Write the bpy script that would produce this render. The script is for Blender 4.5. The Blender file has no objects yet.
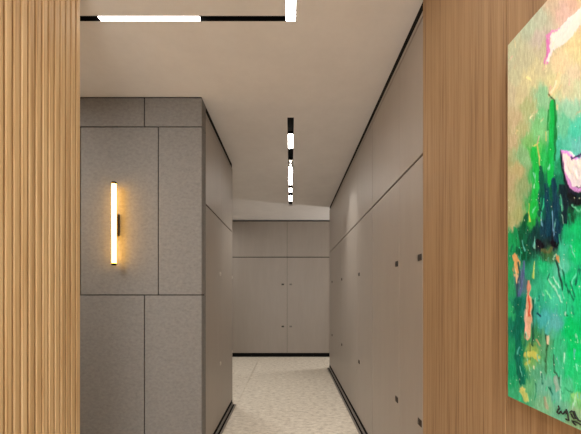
import bpy, bmesh, math, random
import numpy as np
from mathutils import Vector

random.seed(7)
SC = bpy.context.scene
COL = SC.collection
F = 322.8          # focal length in pixels of a 581 px wide frame
EYE = 1.25
H = 2.70           # ceiling height
XW = 0.655          # corridor half width
XL = -0.98         # slatted wall face
Y_STONE, Y_LEND, Y_REND, Y_BACK = 2.380, 3.640, 5.430, 6.367
Y_WOOD = 1.596
Z_MID = 1.94       # seam between tall doors and top doors

# ------------------------------------------------------------------ helpers
def srgb(r, g, b):
    f = lambda c: (c/255/12.92) if c/255 <= .04045 else ((c/255+.055)/1.055)**2.4
    return (f(r), f(g), f(b), 1)

def bx(bm, x0, x1, y0, y1, z0, z1):
    v = [bm.verts.new((x, y, z)) for x in (x0, x1) for y in (y0, y1) for z in (z0, z1)]
    for f in ((0,1,3,2), (4,6,7,5), (0,4,5,1), (2,3,7,6), (0,2,6,4), (1,5,7,3)):
        bm.faces.new([v[i] for i in f])

def bevbox(bm, x0, x1, y0, y1, z0, z1, b=.002, seg=2):
    t = bmesh.new(); bx(t, x0, x1, y0, y1, z0, z1)
    bmesh.ops.bevel(t, geom=list(t.edges), offset=b, segments=seg, affect='EDGES', profile=.5)
    me = bpy.data.meshes.new('tmp'); t.to_mesh(me); t.free()
    bm.from_mesh(me); bpy.data.meshes.remove(me)

def cyl(bm, p0, p1, r, n=24, r1=None):
    r1 = r if r1 is None else r1
    p0, p1 = Vector(p0), Vector(p1); d = (p1-p0).normalized()
    a = d.orthogonal().normalized(); b = d.cross(a)
    ring = lambda p, q: [bm.verts.new(p + q*(math.cos(2*math.pi*i/n)*a + math.sin(2*math.pi*i/n)*b)) for i in range(n)]
    A, B = ring(p0, r), ring(p1, r1)
    for i in range(n):
        f = bm.faces.new((A[i], A[(i+1) % n], B[(i+1) % n], B[i])); f.smooth = True
    bm.faces.new(A[::-1]); bm.faces.new(B)

def obj(name, bm, m, parent=None):
    bmesh.ops.recalc_face_normals(bm, faces=list(bm.faces))
    me = bpy.data.meshes.new(name)
    if parent is not None:
        P = world(parent)
        bmesh.ops.translate(bm, vec=-P, verts=list(bm.verts))
    bm.to_mesh(me); bm.free()
    o = bpy.data.objects.new(name, me); COL.objects.link(o)
    me.materials.append(m)
    if parent is not None: o.parent = parent
    return o

def world(o):
    p = Vector((0, 0, 0))
    while o is not None:
        p += o.location; o = o.parent
    return p

def thing(name, label, cat, loc, group=None):
    o = bpy.data.objects.new(name, None); COL.objects.link(o)
    o.location = loc; o.empty_display_size = .1
    o['label'] = label; o['category'] = cat
    if group: o['group'] = group
    return o

def struct(name, bm, m, parent=None):
    o = obj(name, bm, m, parent)
    if parent is None: o['kind'] = 'structure'
    return o

# ---------------------------------------------------------------- materials
def mat(name):
    m = bpy.data.materials.new(name); m.use_nodes = True
    nt = m.node_tree; b = nt.nodes['Principled BSDF']
    return m, nt, b

def N(nt, t, **kw):
    n = nt.nodes.new(t)
    for k, v in kw.items():
        if k.startswith('i_'): n.inputs[k[2:].replace('_', ' ')].default_value = v
        else: setattr(n, k, v)
    return n

def ramp(nt, fac, stops):
    r = N(nt, 'ShaderNodeValToRGB'); e = r.color_ramp.elements
    e[0].position, e[0].color = stops[0]; e[1].position, e[1].color = stops[-1]
    for p, c in stops[1:-1]:
        q = e.new(p); q.color = c
    nt.links.new(fac, r.inputs[0]); return r

def coords(nt, scale):
    g = N(nt, 'ShaderNodeNewGeometry')          # world position: continuous over neighbouring panels
    mp = N(nt, 'ShaderNodeMapping'); mp.inputs['Scale'].default_value = scale
    nt.links.new(g.outputs['Position'], mp.inputs['Vector']); return mp.outputs[0]

def bump(nt, b, h, strength, dist):
    bp = N(nt, 'ShaderNodeBump'); bp.inputs['Strength'].default_value = strength
    bp.inputs['Distance'].default_value = dist
    nt.links.new(h, bp.inputs['Height']); nt.links.new(bp.outputs[0], b.inputs['Normal'])

def plain(name, col, rough=.5, metal=0, spec=.5):
    m, nt, b = mat(name)
    b.inputs['Base Color'].default_value = col
    n = N(nt, 'ShaderNodeTexNoise'); n.inputs['Scale'].default_value = 6
    nt.links.new(coords(nt, (1, 1, 1)), n.inputs['Vector'])
    r = ramp(nt, n.outputs['Fac'], [(0, (rough*.9,)*3+(1,)), (1, (min(1, rough*1.1),)*3+(1,))])
    nt.links.new(r.outputs[0], b.inputs['Roughness'])
    b.inputs['Metallic'].default_value = metal
    b.inputs['Specular IOR Level'].default_value = spec
    return m

def oak(name, light, mid, dark, slat=0.0, fig=1.0):
    m, nt, b = mat(name)
    n1 = N(nt, 'ShaderNodeTexNoise'); n1.inputs['Scale'].default_value = 1
    n1.inputs['Detail'].default_value = 6; n1.inputs['Roughness'].default_value = .65; n1.inputs['Distortion'].default_value = .25
    nt.links.new(coords(nt, (60*fig, 60*fig, 1.1)), n1.inputs['Vector'])
    n2 = N(nt, 'ShaderNodeTexNoise'); n2.inputs['Scale'].default_value = 1; n2.inputs['Detail'].default_value = 3
    nt.links.new(coords(nt, (380, 380, 5)), n2.inputs['Vector'])
    mx = N(nt, 'ShaderNodeMath', operation='MULTIPLY_ADD'); mx.inputs[1].default_value = .35
    nt.links.new(n2.outputs['Fac'], mx.inputs[0]); 
    s = N(nt, 'ShaderNodeMath', operation='MULTIPLY'); s.inputs[1].default_value = .72
    nt.links.new(n1.outputs['Fac'], s.inputs[0]); nt.links.new(s.outputs[0], mx.inputs[2])
    r = ramp(nt, mx.outputs[0], [(.36, dark), (.50, mid), (.66, light)])
    out = r.outputs[0]
    # long sharp grain streaks
    n3 = N(nt, 'ShaderNodeTexNoise'); n3.inputs['Scale'].default_value = 1; n3.inputs['Detail'].default_value = 2
    nt.links.new(coords(nt, (170*fig, 170*fig, .9)), n3.inputs['Vector'])
    st = ramp(nt, n3.outputs['Fac'], [(.30, (.72, .66, .60, 1)), (.42, (1, 1, 1, 1)), (1, (1, 1, 1, 1))])
    mm = N(nt, 'ShaderNodeMix', data_type='RGBA', blend_type='MULTIPLY'); mm.inputs['Factor'].default_value = .8
    nt.links.new(out, mm.inputs['A']); nt.links.new(st.outputs[0], mm.inputs['B']); out = mm.outputs['Result']
    if slat:
        g = N(nt, 'ShaderNodeNewGeometry'); sp = N(nt, 'ShaderNodeSeparateXYZ')
        nt.links.new(g.outputs['Position'], sp.inputs[0])
        a = N(nt, 'ShaderNodeMath', operation='MULTIPLY_ADD'); a.inputs[1].default_value = 1/slat; a.inputs[2].default_value = 100-1.505/slat
        nt.links.new(sp.outputs['Y'], a.inputs[0])
        fl = N(nt, 'ShaderNodeMath', operation='FLOOR'); nt.links.new(a.outputs[0], fl.inputs[0])
        wn = N(nt, 'ShaderNodeTexWhiteNoise', noise_dimensions='1D'); nt.links.new(fl.outputs[0], wn.inputs['W'])
        r2 = ramp(nt, wn.outputs['Value'], [(0, (.80, .77, .74, 1)), (1, (1.0, 1.0, 1.0, 1))])
        m2 = N(nt, 'ShaderNodeMix', data_type='RGBA', blend_type='MULTIPLY'); m2.inputs['Factor'].default_value = 1
        nt.links.new(out, m2.inputs['A']); nt.links.new(r2.outputs[0], m2.inputs['B']); out = m2.outputs['Result']
    nt.links.new(out, b.inputs['Base Color'])
    b.inputs['Roughness'].default_value = .55; b.inputs['Specular IOR Level'].default_value = .3
    bump(nt, b, mx.outputs[0], .12, .002)
    return m

def mottled(name, stops, scale, rough, scale2=(1, 1, 1), bstr=.1, bdist=.002, spec=.4, detail=8):
    m, nt, b = mat(name)
    n1 = N(nt, 'ShaderNodeTexNoise'); n1.inputs['Scale'].default_value = scale; n1.inputs['Detail'].default_value = detail
    n1.inputs['Roughness'].default_value = .7
    nt.links.new(coords(nt, scale2), n1.inputs['Vector'])
    r = ramp(nt, n1.outputs['Fac'], stops)
    nt.links.new(r.outputs[0], b.inputs['Base Color'])
    b.inputs['Roughness'].default_value = rough; b.inputs['Specular IOR Level'].default_value = spec
    bump(nt, b, n1.outputs['Fac'], bstr, bdist)
    return m

def emit(name, col, strength):
    m, nt, b = mat(name)
    b.inputs['Base Color'].default_value = (.8, .8, .8, 1)
    b.inputs['Emission Color'].default_value = col
    b.inputs['Emission Strength'].default_value = strength
    return m

M = {}
SLAT = F*.98*.0001058
M['oak_slat'] = oak('oak_slats', srgb(222, 194, 152), srgb(207, 175, 130), srgb(174, 139, 97), slat=SLAT)
M['oak_panel'] = oak('oak_panel', srgb(170, 141, 106), srgb(152, 123, 90), srgb(120, 92, 65), fig=.9)  # same oak as the slats; weaker light here put into darker tones
M['stone'] = mottled('grey_stone', [(.3, srgb(106, 103, 100)), (.5, srgb(118, 115, 112)), (.68, srgb(127, 123, 119))], 40, .8, (1, 1, 1.5), .15, .002)
M['laminate'] = mottled('greige_laminate', [(.3, srgb(150, 141, 132)), (.7, srgb(155, 146, 137))], 3, .42, (4, 4, .6), .03, .001, .45, 4)
M['plaster'] = mottled('ceiling_plaster', [(.3, srgb(220, 216, 213)), (.7, srgb(228, 224, 221))], 5, .85, (1, 1, 1), .15, .002, .2)
M['black'] = plain('black_metal', (.004, .004, .004, 1), .8, 0, .1)
M['grey_metal'] = plain('grey_metal', srgb(110, 104, 98), .4, .3)
M['skirting'] = plain('skirting_grey', srgb(128, 121, 113), .45)
M['steel'] = plain('brushed_steel', srgb(190, 182, 172), .35, .8)
M['bronze'] = plain('dark_bronze', srgb(70, 55, 45), .45, .5)
M['handle'] = plain('dark_handle', srgb(52, 45, 40), .45, .3)
M['dark'] = plain('dark_void', (.006, .0055, .005, 1), .9, 0, .05)
M['line'] = emit('track_diffuser', (1, .93, .84, 1), 28)
M['tube'] = emit('sconce_diffuser', (1, .50, .062, 1), 17)
M['reflector'] = plain('white_reflector', srgb(235, 230, 220), .3, .2)

def floor_mat():
    m, nt, b = mat('pale_terrazzo')
    n1 = N(nt, 'ShaderNodeTexNoise'); n1.inputs['Scale'].default_value = 1; n1.inputs['Detail'].default_value = 8
    n1.inputs['Roughness'].default_value = .75
    nt.links.new(coords(nt, (16, 30, 16)), n1.inputs['Vector'])
    r = ramp(nt, n1.outputs['Fac'], [(.34, srgb(168, 157, 141)), (.47, srgb(208, 199, 184)), (.58, srgb(222, 214, 199)), (.70, srgb(240, 234, 222))])
    v = N(nt, 'ShaderNodeTexVoronoi'); v.inputs['Scale'].default_value = 1
    nt.links.new(coords(nt, (55, 90, 55)), v.inputs['Vector'])
    r2 = ramp(nt, v.outputs['Color'], [(0, (.86, .84, .82, 1)), (.6, (1, 1, 1, 1)), (1, (1, 1, 1, 1))])
    mm = N(nt, 'ShaderNodeMix', data_type='RGBA', blend_type='MULTIPLY'); mm.inputs['Factor'].default_value = .6
    nt.links.new(r.outputs[0], mm.inputs['A']); nt.links.new(r2.outputs[0], mm.inputs['B'])
    nt.links.new(mm.outputs['Result'], b.inputs['Base Color'])
    b.inputs['Roughness'].default_value = .6
    bump(nt, b, n1.outputs['Fac'], .1, .002)
    return m
M['floor'] = floor_mat()

# ------------------------------------------------------------- room shell
XO, YR = 2.6, -2.2        # outer walls of the hall and of the cross corridor
bm = bmesh.new()
xs = [-XO, -1.8, -.6, .6, 1.8, XO]
ys = [YR, .3, 2.3, 6.6]
ys = [YR, .3, 6.6]
for i in range(len(xs)-1):
    for j in range(len(ys)-1):
        g = .005
        bx(bm, xs[i]+g, xs[i+1]-g, ys[j]+g, ys[j+1]-g, -.02, 0)
bx(bm, -XO-.1, XO+.1, YR-.1, 6.7, -.06, -.006)
struct('floor', bm, M['floor'])

# ceiling: slabs around the two recessed light channels
TW = .027                     # half width of the lengthwise channels
CX = .001
HY0, HY1 = 1.686, 1.7177      # cross channel
LX0 = -2.3
C0, C1 = 2.660, 5.352         # corridor channel
bm = bmesh.new()
def cs(x0, x1, y0, y1): bx(bm, x0, x1, y0, y1, H, H+.08)
e = XO+.1
cs(-e, CX-TW, YR-.1, HY0); cs(CX+TW, e, YR-.1, HY1)
cs(CX-TW, CX+TW, YR-.1, -1.3)
cs(-e, LX0, HY0, HY1)
cs(-e, e, HY1, C0)
cs(-e, CX-TW, C0, C1); cs(CX+TW, e, C0, C1)
cs(-e, e, C1, 6.7)
struct('ceiling', bm, M['plaster'])

# slatted oak wall on the left
bm = bmesh.new()
bx(bm, XL-.12, XL-.0155, YR, 1.4995, 0, H)
n = int((1.505-YR)/SLAT)
for i in range(n):
    y1 = 1.505 - i*SLAT; y0 = y1-SLAT*.76
    bevbox(bm, XL-.0155, XL, y0, y1, .0, H, .003, 2)
struct('wall_left', bm, M['oak_slat'])

# oak veneer wall on the right, panels with fine joints
bm = bmesh.new()
for a, b_ in ((.982, Y_WOOD), (.3, .979), (-.382, .297), (-1.064, -.385), (YR, -1.067)):
    bevbox(bm, XW, XW+.02, a, b_, 0, H, .001, 1)
bx(bm, XW+.014, XW+.12, YR, Y_WOOD-.002, 0, H)
struct('wall_right', bm, M['oak_panel'])

# stone slabs on the wall facing the hall
bm = bmesh.new()
zt, zm = 2.479, 1.239
g = .0035
zc = 2.695
def slab(x0, x1, z0, z1): bevbox(bm, x0+g, x1-g, Y_STONE, Y_STONE+.02, z0+g, z1-g, .0012, 1)
top = [-XO, -1.75, -1.0774, -XW+g]
mid = [-XO, -1.55, -.975, -XW+g]
bot = [-XO, -1.75, -1.0774, -XW+g]
for r_, z0, z1 in ((top, zt, zc), (mid, zm, zt), (bot, -g, zm)):
    for a, b_ in zip(r_[:-1], r_[1:]): slab(a, b_, z0, z1)
for z0, z1 in ((zt, zc), (zm, zt), (-g, zm)):          # the slab edge that turns the corner
    bevbox(bm, -.677, -.655, Y_STONE+.0245, Y_STONE+.116, z0+g, z1-g, .0012, 1)
struct('wall_front', bm, M['stone'])
bm = bmesh.new()
bx(bm, -XO, -.667, Y_STONE+.012, Y_STONE+.12, 0, H)
bx(bm, -XO, -.657, Y_STONE+.003, Y_STONE+.118, zc, H-.0005)
struct('trim_1', bm, M['dark'])

# plain plastered walls that close the space
bm = bmesh.new(); bx(bm, -XO-.1, -XO, YR-.1, Y_STONE+.1, 0, H); struct('wall_hall_side', bm, M['plaster'])
bm = bmesh.new(); bx(bm, -XO-.1, XW+.12, YR-.1, YR, 0, H); struct('wall_rear', bm, M['laminate'])
bm = bmesh.new(); bx(bm, -XO-.1, -XO, Y_LEND-.1, 6.7, 0, H); struct('wall_back_left', bm, M['laminate'])
bm = bmesh.new(); bx(bm, XO, XO+.1, Y_REND-.1, 6.7, 0, H); struct('wall_back_right', bm, M['laminate'])
bm = bmesh.new(); bx(bm, -XO, XO, Y_BACK+.5, Y_BACK+.6, 0, H)
bx(bm, -XO, -1.285, Y_BACK, Y_BACK+.5, 0, H); bx(bm, 1.03, XO, Y_BACK, Y_BACK+.5, 0, H)
struct('wall_back', bm, M['laminate'])
bm = bmesh.new()
bx(bm, -XO, -.64-.6, Y_LEND-.02, Y_LEND, 0, H)
struct('wall_left_return', bm, M['laminate'])
bm = bmesh.new(); bx(bm, XW+.6, XO, Y_REND-.02, Y_REND, 0, H); struct('wall_right_return', bm, M['laminate'])

# ---------------------------------------------------- built-in cabinets
ZB, ZT = .064, 2.616
def handle(parent, side, y, z, m, w=.042, h=.034):
    """small square pull: a dark back plate with a raised knob"""
    s = side
    bm = bmesh.new()
    xf = s*XW
    x0, x1 = sorted((xf, xf-s*.004)); bevbox(bm, x0, x1, y-w/2, y+w/2, z-h/2, z+h/2, .0012, 1)
    x0, x1 = sorted((xf-s*.003, xf-s*.008)); bevbox(bm, x0, x1, y-w*.30, y+w*.30, z-h*.30, z+h*.30, .0015, 2)
    return obj('handle', bm, m, parent)

def side_cabinet(side, y0, y1, seams, pulls, label, depth=.6, m_h=None, end=False):
    """run of flush doors; seams = y of the joints, pulls = y of pulls"""
    s = side
    t = thing('storage_cabinet', label, 'cabinet', (s*(XW+depth/2), (y0+y1)/2, 0), 'flush storage cabinets along the corridor')
    bm = bmesh.new(); xa, xb = sorted((s*(XW+.019), s*(XW+depth)))
    bx(bm, xa, xb, y0+.001, y1-(.02 if end else .001), 0.0, 2.69)
    obj('carcass', bm, M['dark'], t)
    if end:                                    # laminate panel that closes the end of the run
        bm = bmesh.new(); xa, xb = sorted((s*XW, s*(XW+depth)))
        bevbox(bm, xa, xb, y1-.019, y1, .0, ZT+.034, .001, 1)
        obj('end_panel', bm, M['laminate'], t)
        y1 -= .021
    bm = bmesh.new(); xa, xb = sorted((s*XW, s*(XW+.019)))
    bevbox(bm, xa, xb, y0, y1, ZT+.009, ZT+.034, .001, 1)
    obj('cornice_strip', bm, M['laminate'], t)
    bm = bmesh.new(); xc, xd = sorted((s*(XW+.0025), s*(XW+.018)))
    bx(bm, xc, xd, y0, y1, ZT+.036, H-.0005); obj('shadow_profile', bm, M['black'], t)
    edges = [y0]+[q for q in seams if y0 < q < y1]+[y1]
    for a, b_ in zip(edges[:-1], edges[1:]):
        bm = bmesh.new(); bevbox(bm, xa, xb, a+.0009, b_-.0009, ZB, Z_MID-.006, .0008, 1)
        d = obj('door', bm, M['laminate'], t)
        for p in pulls:
            if a <= p < b_:
                for z in (1.432, .598): handle(d, s, p, z, m_h or M['handle'])
        bm = bmesh.new(); bevbox(bm, xa, xb, a+.0009, b_-.0009, Z_MID+.006, ZT, .0008, 1)
        obj('top_door', bm, M['laminate'], t)
    return t

side_cabinet(1, Y_WOOD+.002, 2.578, [1.946], [1.632, 1.987],
    'taupe flush cabinet nearest the camera in the right corridor wall, touching the oak panel')
side_cabinet(1, 2.582, 4.198, [3.14], [3.078, 4.110],
    'middle taupe flush cabinet of the right corridor wall, between its near and far cabinets')
side_cabinet(1, 4.202, Y_REND, [5.14], [5.07],
    'farthest taupe flush cabinet of the right corridor wall, ending at the cross corridor', end=True)
side_cabinet(-1, Y_STONE+.122, Y_LEND, [3.07], [3.01, 3.61],
    'taupe flush cabinet on the left of the corridor, behind the grey stone corner', m_h=M['steel'], end=True)

# cabinet across the end of the corridor
t = thing('storage_cabinet', 'taupe cabinet with double doors closing the far end of the corridor, above a black plinth', 'cabinet', (-.13, Y_BACK+.25, 0))
bm = bmesh.new(); bx(bm, -1.28, 1.025, Y_BACK+.02, Y_BACK+.49, .0, 2.69); obj('carcass', bm, M['dark'], t)
bm = bmesh.new(); bx(bm, -1.28, 1.025, Y_BACK+.004, Y_BACK+.03, .0, .068); obj('plinth', bm, M['black'], t)
xs_ = -.066
for a, b_, p in ((-1.28, xs_, -.152), (xs_, 1.025, .004)):
    bm = bmesh.new(); bevbox(bm, a+.002, b_-.002, Y_BACK, Y_BACK+.019, .078, 1.96, .001, 1)
    d = obj('door', bm, M['laminate'], t)
    for z in (1.43, .60):
        bm = bmesh.new()
        bevbox(bm, p-.024, p+.024, Y_BACK-.004, Y_BACK, z-.015, z+.015, .0012, 1)
        bevbox(bm, p-.013, p+.013, Y_BACK-.014, Y_BACK-.003, z-.008, z+.008, .0015, 1)
        obj('handle', bm, M['handle'] if p < -.1 else M['grey_metal'], d)
    bm = bmesh.new(); bevbox(bm, a+.002, b_-.002, Y_BACK, Y_BACK+.019, 1.975, 2.672, .001, 1)
    obj('top_door', bm, M['laminate'], t)

# skirting profiles in front of the cabinet plinths
def skirting(name, s, y0, y1):
    bm = bmesh.new()
    def b2(xa, xb, z0, z1):
        p, q = sorted((s*xa, s*xb)); bevbox(bm, p, q, y0, y1, z0, z1, .001, 1)
    b2(XW-.010, XW+.0004, .0, .026)           # light ledge under the toe gap
    b2(XW-.046, XW-.026, .0, .003)            # strip set along the floor edge
    return struct(name, bm, M['skirting'])
def void(name, s, y0, y1):
    bm = bmesh.new(); p, q = sorted((s*(XW+.0005), s*(XW+.0185))); bx(bm, p, q, y0, y1-.001, .0, .063)
    p, q = sorted((s*(XW-.026), s*(XW-.0105))); bx(bm, p, q, y0, y1-.001, .0, .002)
    return struct(name, bm, M['black'])
void('trim_2', 1, Y_WOOD, Y_REND); void('trim_3', -1, Y_STONE+.12, Y_LEND)
skirting('baseboard_right', 1, Y_WOOD, Y_REND-.001)
skirting('baseboard_left', -1, Y_STONE+.12, Y_LEND-.001)

# ------------------------------------------------------------ track lights
def channel(bm, x0, x1, y0, y1, along):
    """U-shaped recessed profile, open below"""
    z0, z1, w = H-.001, H+.035, .0018
    bx(bm, x0, x1, y0, y1, z1-.004, z1)
    if along == 'y':
        bx(bm, x0, x0+w, y0, y1, z0, z1); bx(bm, x1-w, x1, y0, y1, z0, z1)
    else:
        bx(bm, x0, x1, y0, y0+w, z0, z1); bx(bm, x0, x1, y1-w, y1, z0, z1)

def bar(x0, x1, y0, y1, parent, z=H-.001, name='light_bar'):
    bm = bmesh.new(); bevbox(bm, x0, x1, y0, y1, z, H+.004, .001, 2)
    o = obj(name, bm, M['line'], parent)
    bm = bmesh.new(); bx(bm, x0+.001, x1-.001, y0+.001, y1-.001, H+.004, H+.03); obj('module_housing', bm, M['black'], o)
    return o

t = thing('track_light', 'black angled ceiling track with a glowing white bar, nearest the camera', 'ceiling light', (CX, 1.70, H), 'linear track lights recessed in the ceiling')
bm = bmesh.new(); channel(bm, LX0, CX-TW, HY0, HY1, 'x'); obj('track', bm, M['black'], t)
bm = bmesh.new(); channel(bm, CX-TW, CX+TW, -1.3, HY1, 'y'); obj('track', bm, M['black'], t)
bar(-1.008, -.478, HY0+.002, HY1-.002, t)
bar(-2.2, -1.6, HY0+.002, HY1-.002, t)
bar(CX-TW+.002, CX+TW-.002, .75, HY1-.002, t)
bar(CX-TW+.002, CX+TW-.002, -1.0, .35, t)

t = thing('track_light', 'long straight black ceiling track over the corridor with several short glowing segments', 'ceiling light', (CX, 4.0, H), 'linear track lights recessed in the ceiling')
bm = bmesh.new(); channel(bm, CX-TW, CX+TW, C0, C1, 'y'); obj('track', bm, M['black'], t)
for a, b_ in ((2.945, 3.225), (3.69, 4.30), (4.46, 4.61), (4.79, 5.07)):
    bar(CX-TW+.005, CX+TW-.005, a, b_, t)
# three small adjustable spot heads, turned left and right
for k, (y, a) in enumerate(((3.50, .5), (3.585, -.5), (3.655, .5))):
    bm = bmesh.new()
    c = Vector((CX, y, H-.008)); d = Vector((math.cos(a), math.sin(a)*.6, 0)).normalized()
    cyl(bm, c-d*.022, c+d*.022, .011, 16)
    sp = obj('spot_head', bm, M['reflector'], t)
    bm = bmesh.new(); cyl(bm, (CX, y, H+.0), (CX, y, H+.032), .005, 10); obj('stem', bm, M['black'], sp)
    bm = bmesh.new(); cyl(bm, c-Vector((0, 0, .0105)), c-Vector((0, 0, .0125)), .009, 14); obj('lens', bm, M['line'], sp)

# -------------------------------------------------------------- sconces
def sconce(x, ywall, zc_, label, ny=-1, nx=0):
    """vertical light tube held off the wall; (nx, ny) points into the room"""
    t = thing('wall_sconce', label, 'wall lamp', (x, ywall, zc_))
    nv = Vector((nx, ny, 0)); c = Vector((x, ywall, zc_)) + nv*.06
    bm = bmesh.new(); cyl(bm, c-Vector((0, 0, .284)), c+Vector((0, 0, .284)), .0160, 32); obj('light_tube', bm, M['tube'], t)
    for s in (-1, 1):
        bm = bmesh.new(); cyl(bm, c+Vector((0, 0, s*.284)), c+Vector((0, 0, s*.299)), .0165, 32); obj('end_cap', bm, M['black'], t)
    bm = bmesh.new()
    if ny: bevbox(bm, x-.018, x+.010, ywall-.04, ywall, zc_-.079, zc_+.079, .002, 2)
    else: bevbox(bm, min(x, x+nx*.04), max(x, x+nx*.04), ywall-.014, ywall+.014, zc_-.079, zc_+.079, .002, 2)
    obj('bracket', bm, M['bronze'], t)
    return t
sconce(-1.268, Y_STONE, 1.752, 'glowing vertical tube wall lamp with dark bracket on the grey stone wall')

# -------------------------------------------------------------- painting
PX, PY1, PZ0, PZ1 = .627, .931, .954, 1.966
PY0 = -.08
def to_wall(px, py, x=PX):
    y = x*F/(px-290.5)
    return Vector((x, y, EYE+(293.5-py)*y/F))

CTRL = [  # places on the canvas and their paint colours
(512,52,196,188,150),(510,70,200,186,152),(530,28,190,190,155),(540,15,196,190,160),(550,5,215,180,150),(575,5,228,176,152),(565,12,230,182,165),(581,3,232,190,150),
(540,38,205,180,165),(545,50,205,185,150),(575,46,238,206,150),(560,62,240,205,160),(515,75,205,192,152),(530,78,222,200,150),(575,75,235,205,170),(581,60,232,205,150),
(540,70,215,195,150),(522,60,200,185,148),
(510,95,208,185,150),(520,95,212,190,145),(515,120,205,175,135),(530,108,182,190,130),(545,98,150,205,140),(553,86,225,205,150),(568,85,225,205,165),(580,90,215,210,165),
(538,128,130,205,120),(545,115,120,205,125),(575,130,80,210,160),(570,110,160,212,160),(564,125,110,200,140),(512,142,200,170,130),(523,130,190,180,125),(530,142,130,192,100),
(509,180,190,160,118),(518,172,190,165,115),(525,158,140,190,120),(525,185,150,170,110),(534,150,80,200,80),(537,180,30,190,70),(534,210,20,178,60),(542,160,40,190,80),(543,185,15,110,70),
(560,180,20,120,80),(545,200,10,90,80),(561,150,70,190,140),(567,145,90,200,155),(577,147,110,200,170),(557,165,30,150,90),
(566,192,15,35,38),(575,200,15,30,35),(558,205,15,60,72),(572,215,20,80,50),(580,212,30,150,80),(510,205,182,165,115),(518,212,170,165,105),(550,212,10,75,70),
(511,222,180,165,110),(514,240,20,160,80),(522,232,10,100,60),(530,220,40,170,60),(525,250,5,85,55),(535,238,8,60,55),(545,228,10,55,72),(555,228,10,45,65),
(540,246,20,30,40),(555,243,18,20,35),(548,252,60,110,60),(544,266,30,190,110),(560,268,90,200,150),(568,235,20,180,100),(575,228,15,195,100),(577,250,10,200,100),(563,248,60,195,135),
(511,272,40,160,85),(520,282,80,110,120),(511,288,40,160,90),(570,280,20,195,110),(533,272,40,150,100),(536,290,50,180,120),(552,285,60,200,130),
(511,310,40,170,95),(519,305,10,110,85),(519,325,5,110,80),(534,310,45,150,120),(541,300,50,180,130),(545,318,70,180,160),(555,322,90,182,160),(565,300,40,195,120),(570,330,0,200,95),(577,350,5,210,100),(580,300,20,200,110),
(558,300,70,205,150),(534,338,60,140,80),(530,352,150,180,80),(545,345,90,165,105),(520,352,0,120,75),(511,350,30,155,90),(557,348,60,190,120),
(510,385,30,165,95),(514,370,20,160,95),(521,372,0,118,80),(530,363,120,180,90),(536,372,90,175,120),(545,385,110,185,140),(526,385,100,180,110),(555,395,105,190,150),(560,372,70,195,130),
(570,372,30,205,110),(577,397,120,205,110),(576,415,150,190,130),(563,408,115,190,140),(547,402,130,190,130),(568,390,80,200,130),(516,395,60,175,110),(580,380,40,205,110)]
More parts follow.
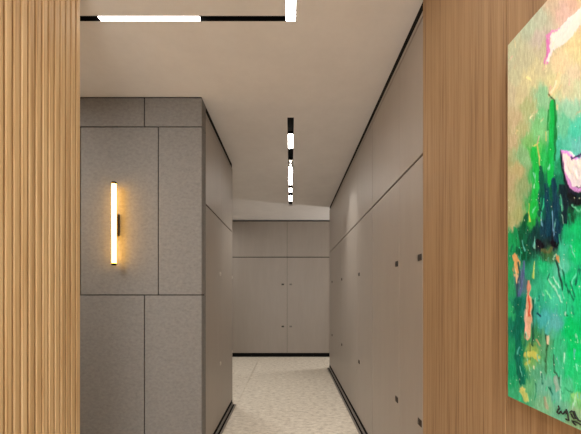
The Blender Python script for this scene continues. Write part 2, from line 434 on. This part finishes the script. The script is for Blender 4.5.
# brush strokes: polyline, width, colour
STROKES = [
([(549,36),(553,33),(562,30),(570,22)],5,(240,150,200)), ([(548,40),(548,52),(546,62)],3.5,(238,130,200)),
([(554,38),(562,33),(572,21),(583,12)],9,(255,250,255)), ([(553,46),(562,41),(570,33),(580,18)],8,(255,252,250)), ([(552,40),(552,50),(548,60)],3,(255,240,250)), ([(557,43),(566,36),(574,26),(583,17)],8,(255,250,246)),
([(560,74),(556,86),(550,95)],4,(248,220,165)), ([(557,80),(552,93)],2,(255,240,200)), ([(527,77),(530,79)],3,(255,240,170)),
([(553,103),(553,122),(551,150),(550,185)],6,(10,190,70)), ([(555,100),(556,125),(555,160)],2.2,(20,120,50)), ([(549,110),(548,130)],1.5,(30,150,60)), ([(549,94),(555,101)],1.6,(60,70,30)),
([(539,143),(534,146),(533,150)],1.3,(225,205,110)), ([(538,144),(540,158),(540,170)],1.1,(225,200,100)), ([(546,132),(546,140)],1.6,(235,215,130)),
([(534,150),(537,180),(532,216)],6,(25,190,65)), ([(529,205),(529,214),(530,222)],2,(220,215,90)),
([(541,168),(542,190),(540,215)],4,(8,80,60)), ([(546,185),(548,210),(549,235)],4,(8,60,78)), ([(554,180),(556,210),(557,240)],5,(10,55,75)), ([(551,186),(552,200)],2.5,(5,90,60)),
([(562,152),(564,170),(568,186),(574,196)],4,(25,25,45)), ([(564,153),(566,170),(570,184),(576,190),(584,190)],4,(228,155,222)),
([(567,156),(570,170),(576,182),(584,184)],9,(255,238,242)), ([(569,155),(576,162),(584,166)],8,(255,240,238)), ([(573,164),(579,173),(586,178)],11,(255,238,240)), ([(563,151),(568,152),(573,158),(578,159)],2.5,(235,150,240)), ([(573,158),(580,155),(586,155)],2.2,(60,40,90)),
([(570,195),(578,203),(586,206)],6,(15,20,25)), ([(562,186),(566,200),(565,222)],5,(12,35,45)),
([(552,212),(553,225),(555,235)],1.1,(140,190,210)), ([(541,212),(542,225)],1.1,(120,180,190)), ([(561,195),(563,210)],1.3,(90,190,130)), ([(572,205),(580,212)],1.3,(120,210,150)),
([(538,242),(542,246)],5,(15,8,20)), ([(553,243),(556,245)],5,(12,5,18)), ([(543,250),(549,252),(552,248)],3,(95,100,60)), ([(535,236),(535,248)],1.2,(150,215,170)),
([(527,215),(522,235),(523,258)],4,(5,85,50)), ([(515,228),(518,245)],3,(15,140,70)),
([(515,256),(517,262),(516,270)],6,(240,170,105)), ([(515,270),(518,282)],3,(240,190,140)), ([(518,262),(520,275)],1.5,(30,80,70)),
([(524,262),(522,285),(518,300)],2.5,(85,100,140)), ([(519,275),(518,296)],1.4,(40,60,80)),
([(529,281),(529,290),(528,300)],3,(232,150,120)), ([(529,298),(529,322),(527,337)],6,(236,176,140)), ([(529,296),(530,316)],2,(215,90,60)), ([(526,310),(526,334)],2,(250,195,170)),
([(534,262),(533,278)],1.3,(200,210,90)), ([(556,258),(560,275),(563,290)],1.6,(25,60,50)), ([(557,255),(559,262)],2,(235,150,90)), ([(563,270),(566,285),(574,300)],1.6,(15,110,70)),
([(549,280),(556,290),(562,302)],1.8,(170,230,180)), ([(553,277),(560,288)],1.5,(180,235,190)), ([(546,290),(551,298)],1.4,(130,240,150)), ([(575,275),(572,285)],1.3,(130,235,180)),
([(538,314),(540,316)],2.2,(10,60,80)), ([(566,314),(568,316)],1.8,(5,120,60)), ([(533,300),(533,345)],1.3,(20,80,55)),
([(518,300),(519,330),(518,358),(522,382)],6,(3,105,75)), ([(531,345),(531,360)],1.5,(90,110,50)), ([(546,335),(548,345),(546,362)],2,(40,90,50)), ([(548,337),(548,344)],1.6,(235,205,170)), ([(554,340),(553,360)],1.3,(50,150,90)), ([(537,340),(540,346)],2,(190,160,110)),
([(527,355),(533,354),(538,358)],6,(205,200,95)), ([(530,362),(526,364)],3,(190,195,90)), ([(534,367),(534,369)],1.6,(235,235,200)), ([(541,372),(541,375)],1.4,(230,235,210)),
([(547,352),(546,375)],1.2,(70,130,80)), ([(554,355),(555,372),(560,380)],1.5,(40,90,60)), ([(556,378),(557,390)],4,(160,185,155)), ([(559,378),(560,390)],1.2,(70,120,90)),
([(522,391),(525,395),(526,400)],4.5,(205,205,110)), ([(521,388),(524,390)],2.5,(225,215,120)), ([(545,398),(547,408)],3,(175,175,140)), ([(577,365),(578,370)],1.5,(140,250,180)),
([(575,396),(583,398)],7,(140,215,115)), ([(566,388),(572,393)],1.2,(40,150,90)), ([(578,270),(576,284)],1.3,(20,90,70)), ([(571,282),(575,296)],1.3,(25,120,80)),
]
rr = random.Random(11)
for k in range(95):      # short knife marks: impasto highlights painted as pale dashes, plus darker ones
    x = rr.uniform(513, 583); y = rr.uniform(150, 400); L = rr.uniform(3, 11); a = rr.uniform(-2.2, 3.2)
    if x < 528 and y < 225: continue
    if 560 < x and 148 < y < 195: continue
    c_ = rr.choice([(150,225,175), (30,150,95), (190,235,190), (10,100,70), (60,215,130), (110,200,170)])
    STROKES.append(([(x, y), (x+a*.5, y+L*.5), (x+a, y+L)], rr.uniform(.5, 1.3), c_))
for k in range(26):
    x = rr.uniform(512, 583); y = rr.uniform(30, 140); L = rr.uniform(2, 7); a = rr.uniform(-4, 1)
    STROKES.append(([(x, y), (x+a, y+L)], rr.uniform(.5, 1.2), rr.choice([(250,235,190), (240,215,160), (205,190,150), (235,190,170)])))
def vnoise(u, v, seed):
    rs = np.random.RandomState(seed); T = rs.rand(128, 128)
    iu, iv = np.floor(u).astype(int), np.floor(v).astype(int); fu, fv = u-iu, v-iv
    fu, fv = fu*fu*(3-2*fu), fv*fv*(3-2*fv)
    g = lambda a, b: T[a % 128, b % 128]
    return (g(iu, iv)*(1-fu)+g(iu+1, iv)*fu)*(1-fv)+(g(iu, iv+1)*(1-fu)+g(iu+1, iv+1)*fu)*fv

def seg_d(px, py, a, b):
    dx, dy = b[0]-a[0], b[1]-a[1]; L = dx*dx+dy*dy+1e-9
    t_ = np.clip(((px-a[0])*dx+(py-a[1])*dy)/L, 0, 1)
    return np.hypot(px-a[0]-t_*dx, py-a[1]-t_*dy)

def canvas_colours(Y, Z):
    px = 290.5+PX*F/np.maximum(Y, .3); py = 293.5-(Z-EYE)*F/np.maximum(Y, .3)
    # beyond the part the photograph shows, the same paint fields run on, folded back
    Yv = np.where(Y > .700, Y, .700+np.abs(((.700-Y)+.22) % .44-.22)); px = 290.5+PX*F/Yv; py = 293.5-(Z-EYE)*F/Yv
    wx = (vnoise(px*.35, py*.12, 1)-.5)*3.2+(vnoise(px*1.2, py*.35, 2)-.5)*2
    wy = (vnoise(px*.30, py*.10, 3)-.5)*8+(vnoise(px*1.1, py*.4, 4)-.5)*4
    qx, qy = px+wx, py+wy
    num = np.zeros(px.shape+(3,)); den = np.zeros(px.shape)
    for cx, cy, r, g_, b in CTRL:
        if r >= g_ and r > 150: g_, b = g_+10, b+9
        w = 1/(((qx-cx)**2*1.5+(qy-cy)**2)+6)**2.2
        num += w[..., None]*np.array([r, g_, b]); den += w
    c = num/den[..., None]
    jx = px+(vnoise(px*.7, py*.16, 5)-.5)*1.9; jy = py+(vnoise(px*.8, py*.3, 6)-.5)*2.4
    hgt = (vnoise(px*1.3, py*.25, 7))*.35
    for pts, w, col in STROKES:
        d = np.min([seg_d(jx, jy, a, b) for a, b in zip(pts[:-1], pts[1:])], axis=0)
        k = np.clip((w/2+.5-d)/1.0, 0, 1)*.93
        c = c*(1-k[..., None])+np.array(col)*k[..., None]; hgt = hgt+k*.4
    # bristle streaks and small flecks of paint
    st = (vnoise(px*1.6, py*.22, 8)-.5)*26+(vnoise(px*2.2, py*1.8, 9)-.5)*16
    c = c+st[..., None]
    fl = vnoise(px*1.3, py*.6, 10)*vnoise(px*1.9, py*.9, 11)
    k = np.clip((fl-.72)*9, 0, .8)
    c = c*(1-k[..., None])+np.array([235, 235, 190])*k[..., None]
    return np.clip(c, 0, 255), hgt

def build_painting():
    t = thing('wall_painting', 'large abstract green painting with pink and white strokes on the oak wall', 'painting', (XW, (PY0+PY1)/2, (PZ0+PZ1)/2))
    bm = bmesh.new(); bevbox(bm, PX+.0015, XW, PY0, PY1, PZ0, PZ1, .0015, 2)
    obj('canvas_frame', bm, plain('canvas_edge', srgb(176, 186, 150), .8), t)
    ys_ = np.concatenate([np.arange(PY0+.002, .68, .008), np.arange(.68, PY1-.001, .0016), [PY1-.0005]])
    zs_ = np.linspace(PZ0+.0005, PZ1-.0005, 440)
    Y, Z = np.meshgrid(ys_, zs_, indexing='ij')
    c, h = canvas_colours(Y, Z)
    X = PX-h*.0014
    P = world(t)
    co = np.stack([X-P.x, Y-P.y, Z-P.z], -1).reshape(-1, 3)
    ny, nz = len(ys_), len(zs_)
    ii = (np.arange(ny-1)[:, None]*nz+np.arange(nz-1)[None, :]).ravel()
    fc = np.stack([ii, ii+1, ii+nz+1, ii+nz], -1)
    me = bpy.data.meshes.new('painted_canvas'); me.from_pydata(co.tolist(), [], fc.tolist())
    me.polygons.foreach_set('use_smooth', [True]*len(me.polygons))
    at = me.color_attributes.new('paint', 'FLOAT_COLOR', 'POINT')
    l = c.reshape(-1, 3)/255; l = np.where(l <= .04045, l/12.92, ((l+.055)/1.055)**2.4); fb = 1.22+.28*np.clip((l[:, 1]-l[:, 0])*5, 0, 1); l = np.clip(l*np.stack([fb*0+.96, fb*0+1.07, fb], -1), 0, .95)
    at.data.foreach_set('color', np.concatenate([l, np.ones((len(l), 1))], 1).astype(np.float32).ravel())
    o = bpy.data.objects.new('painted_canvas', me); COL.objects.link(o); o.parent = t
    m, nt, b = mat('oil_paint')
    a = N(nt, 'ShaderNodeVertexColor'); a.layer_name = 'paint'
    gm = N(nt, 'ShaderNodeHueSaturation'); gm.inputs['Saturation'].default_value = 1.0; gm.inputs['Value'].default_value = 1.0
    nt.links.new(a.outputs['Color'], gm.inputs['Color'])
    nt.links.new(gm.outputs['Color'], b.inputs['Base Color'])
    b.inputs['Roughness'].default_value = .5; b.inputs['Specular IOR Level'].default_value = .12
    me.materials.append(m)
    # the signature in the lower corner, thin dark strokes
    bm = bmesh.new()
    sig = [[(558.5,406),(559.2,408.6),(557.8,410.2),(557,412.4),(558.6,413.8),(560.2,412.4),(561.2,411.2),(561.6,413),(563,414),(564.4,412.4),(565.4,411),(566.2,413.4)],
           [(566.2,409.6),(567.4,412),(568,416),(568.8,420.4),(567.2,420),(566,419)],
           [(570,412.2),(571.6,411),(573.4,412.2),(574.4,411.6)], [(571,414),(572.6,417.2),(574.2,418.6)], [(573.6,413),(574.6,416),(576,418.6)], [(574.6,412.4),(575.4,415),(577,418),(578.4,420),(580,421),(583,421.4)],
           [(572.2,421),(573.8,423.4),(575.6,425)], [(572.4,421),(575,421.6),(578,423),(582,425.6)]]
    for ln in sig:
        pts = [to_wall(x, y, PX-.0022) for x, y in ln]
        for a_, b_ in zip(pts[:-1], pts[1:]): cyl(bm, a_, b_, .0017, 6)
        for p in pts: bmesh.ops.create_icosphere(bm, subdivisions=1, radius=.0017, matrix=__import__('mathutils').Matrix.Translation(p))
    s = obj('signature', bm, plain('signature_ink', srgb(20, 32, 28), .5), t); s['label'] = 'black handwritten signature'
build_painting()

# ----------------------------------------------------- fill lights, cross corridor light, spots
def area(name, loc, rot, sx, sy, power, col, parent=None):
    l = bpy.data.lights.new(name, 'AREA'); l.shape = 'RECTANGLE'; l.size = sx; l.size_y = sy
    l.energy = power; l.color = col
    o = bpy.data.objects.new(name, l); COL.objects.link(o); o.location = loc; o.rotation_euler = rot
    return o
WARM = (1, .965, .91)
# overhead fill added behind the viewpoint, no known fixture
area('hall_fill', (-.2, -.9, 2.66), (0, 0, 0), 1.3, 1.3, 62, WARM)
# large soft fill added before the closed rear wall, behind the viewpoint
area('rear_fill', (-.3, YR+.03, 1.25), (math.radians(90), 0, 0), 1.8, 2.3, 62, (1, .99, .97))
area('wing_fill', (-1.9, 1.2, 2.66), (0, 0, 0), .6, .6, 26, WARM)  # unseen fill added to light the stone from the left wing
# light from the right arm of the cross corridor
area('cross_corridor_light', (2.3, 5.95, 1.5), (0, math.radians(90), 0), 1.6, .25, 27, WARM)
area('cross_corridor_light', (-1.9, 5.2, 2.66), (0, 0, 0), .5, .5, 26, WARM)  # fill added in the left arm to brighten the floor
# spots at the corridor track; the two wide ones added to brighten the corridor
def spot(loc, target, power, ang, blend=.6, r=.01):
    l = bpy.data.lights.new('track_spot', 'SPOT'); l.energy = power; l.color = WARM
    l.spot_size = math.radians(ang); l.spot_blend = blend; l.shadow_soft_size = r
    o = bpy.data.objects.new('track_spot', l); COL.objects.link(o); o.location = loc
    o.rotation_euler = (Vector(target)-Vector(loc)).to_track_quat('-Z', 'Y').to_euler()
spot((CX+.03, 3.46, H-.03), (XW, 3.44, 1.95), 20, 54, 1, .04)
spot((CX-.03, 3.58, H-.03), (-XW+.25, 3.6, 0), 34, 100, 1, .04)
spot((CX+.03, 3.66, H-.03), (.1, 2.9, 0), 34, 110, 1, .04)

# world: almost no light from outside
w = bpy.data.worlds.new('world'); SC.world = w; w.use_nodes = True
w.node_tree.nodes['Background'].inputs[0].default_value = (.9, .85, .8, 1)
w.node_tree.nodes['Background'].inputs[1].default_value = .05

# camera
cd = bpy.data.cameras.new('camera'); cd.lens = 20.0; cd.sensor_width = 36
cd.lens = F/581*36; cd.shift_x = 0; cd.shift_y = 76.5/581; cd.clip_start = .02
cam = bpy.data.objects.new('camera', cd); COL.objects.link(cam)
cam.location = (0, 0, EYE); cam.rotation_euler = (math.radians(90), 0, 0)
SC.camera = cam
SC.view_settings.view_transform = 'Standard'; SC.view_settings.look = 'None'
SC.view_settings.exposure = 0.0; SC.view_settings.gamma = 1
SC.view_settings.use_curve_mapping = False
SC.cycles.max_bounces = 12; SC.cycles.diffuse_bounces = 8
SC.cycles.use_denoising = True
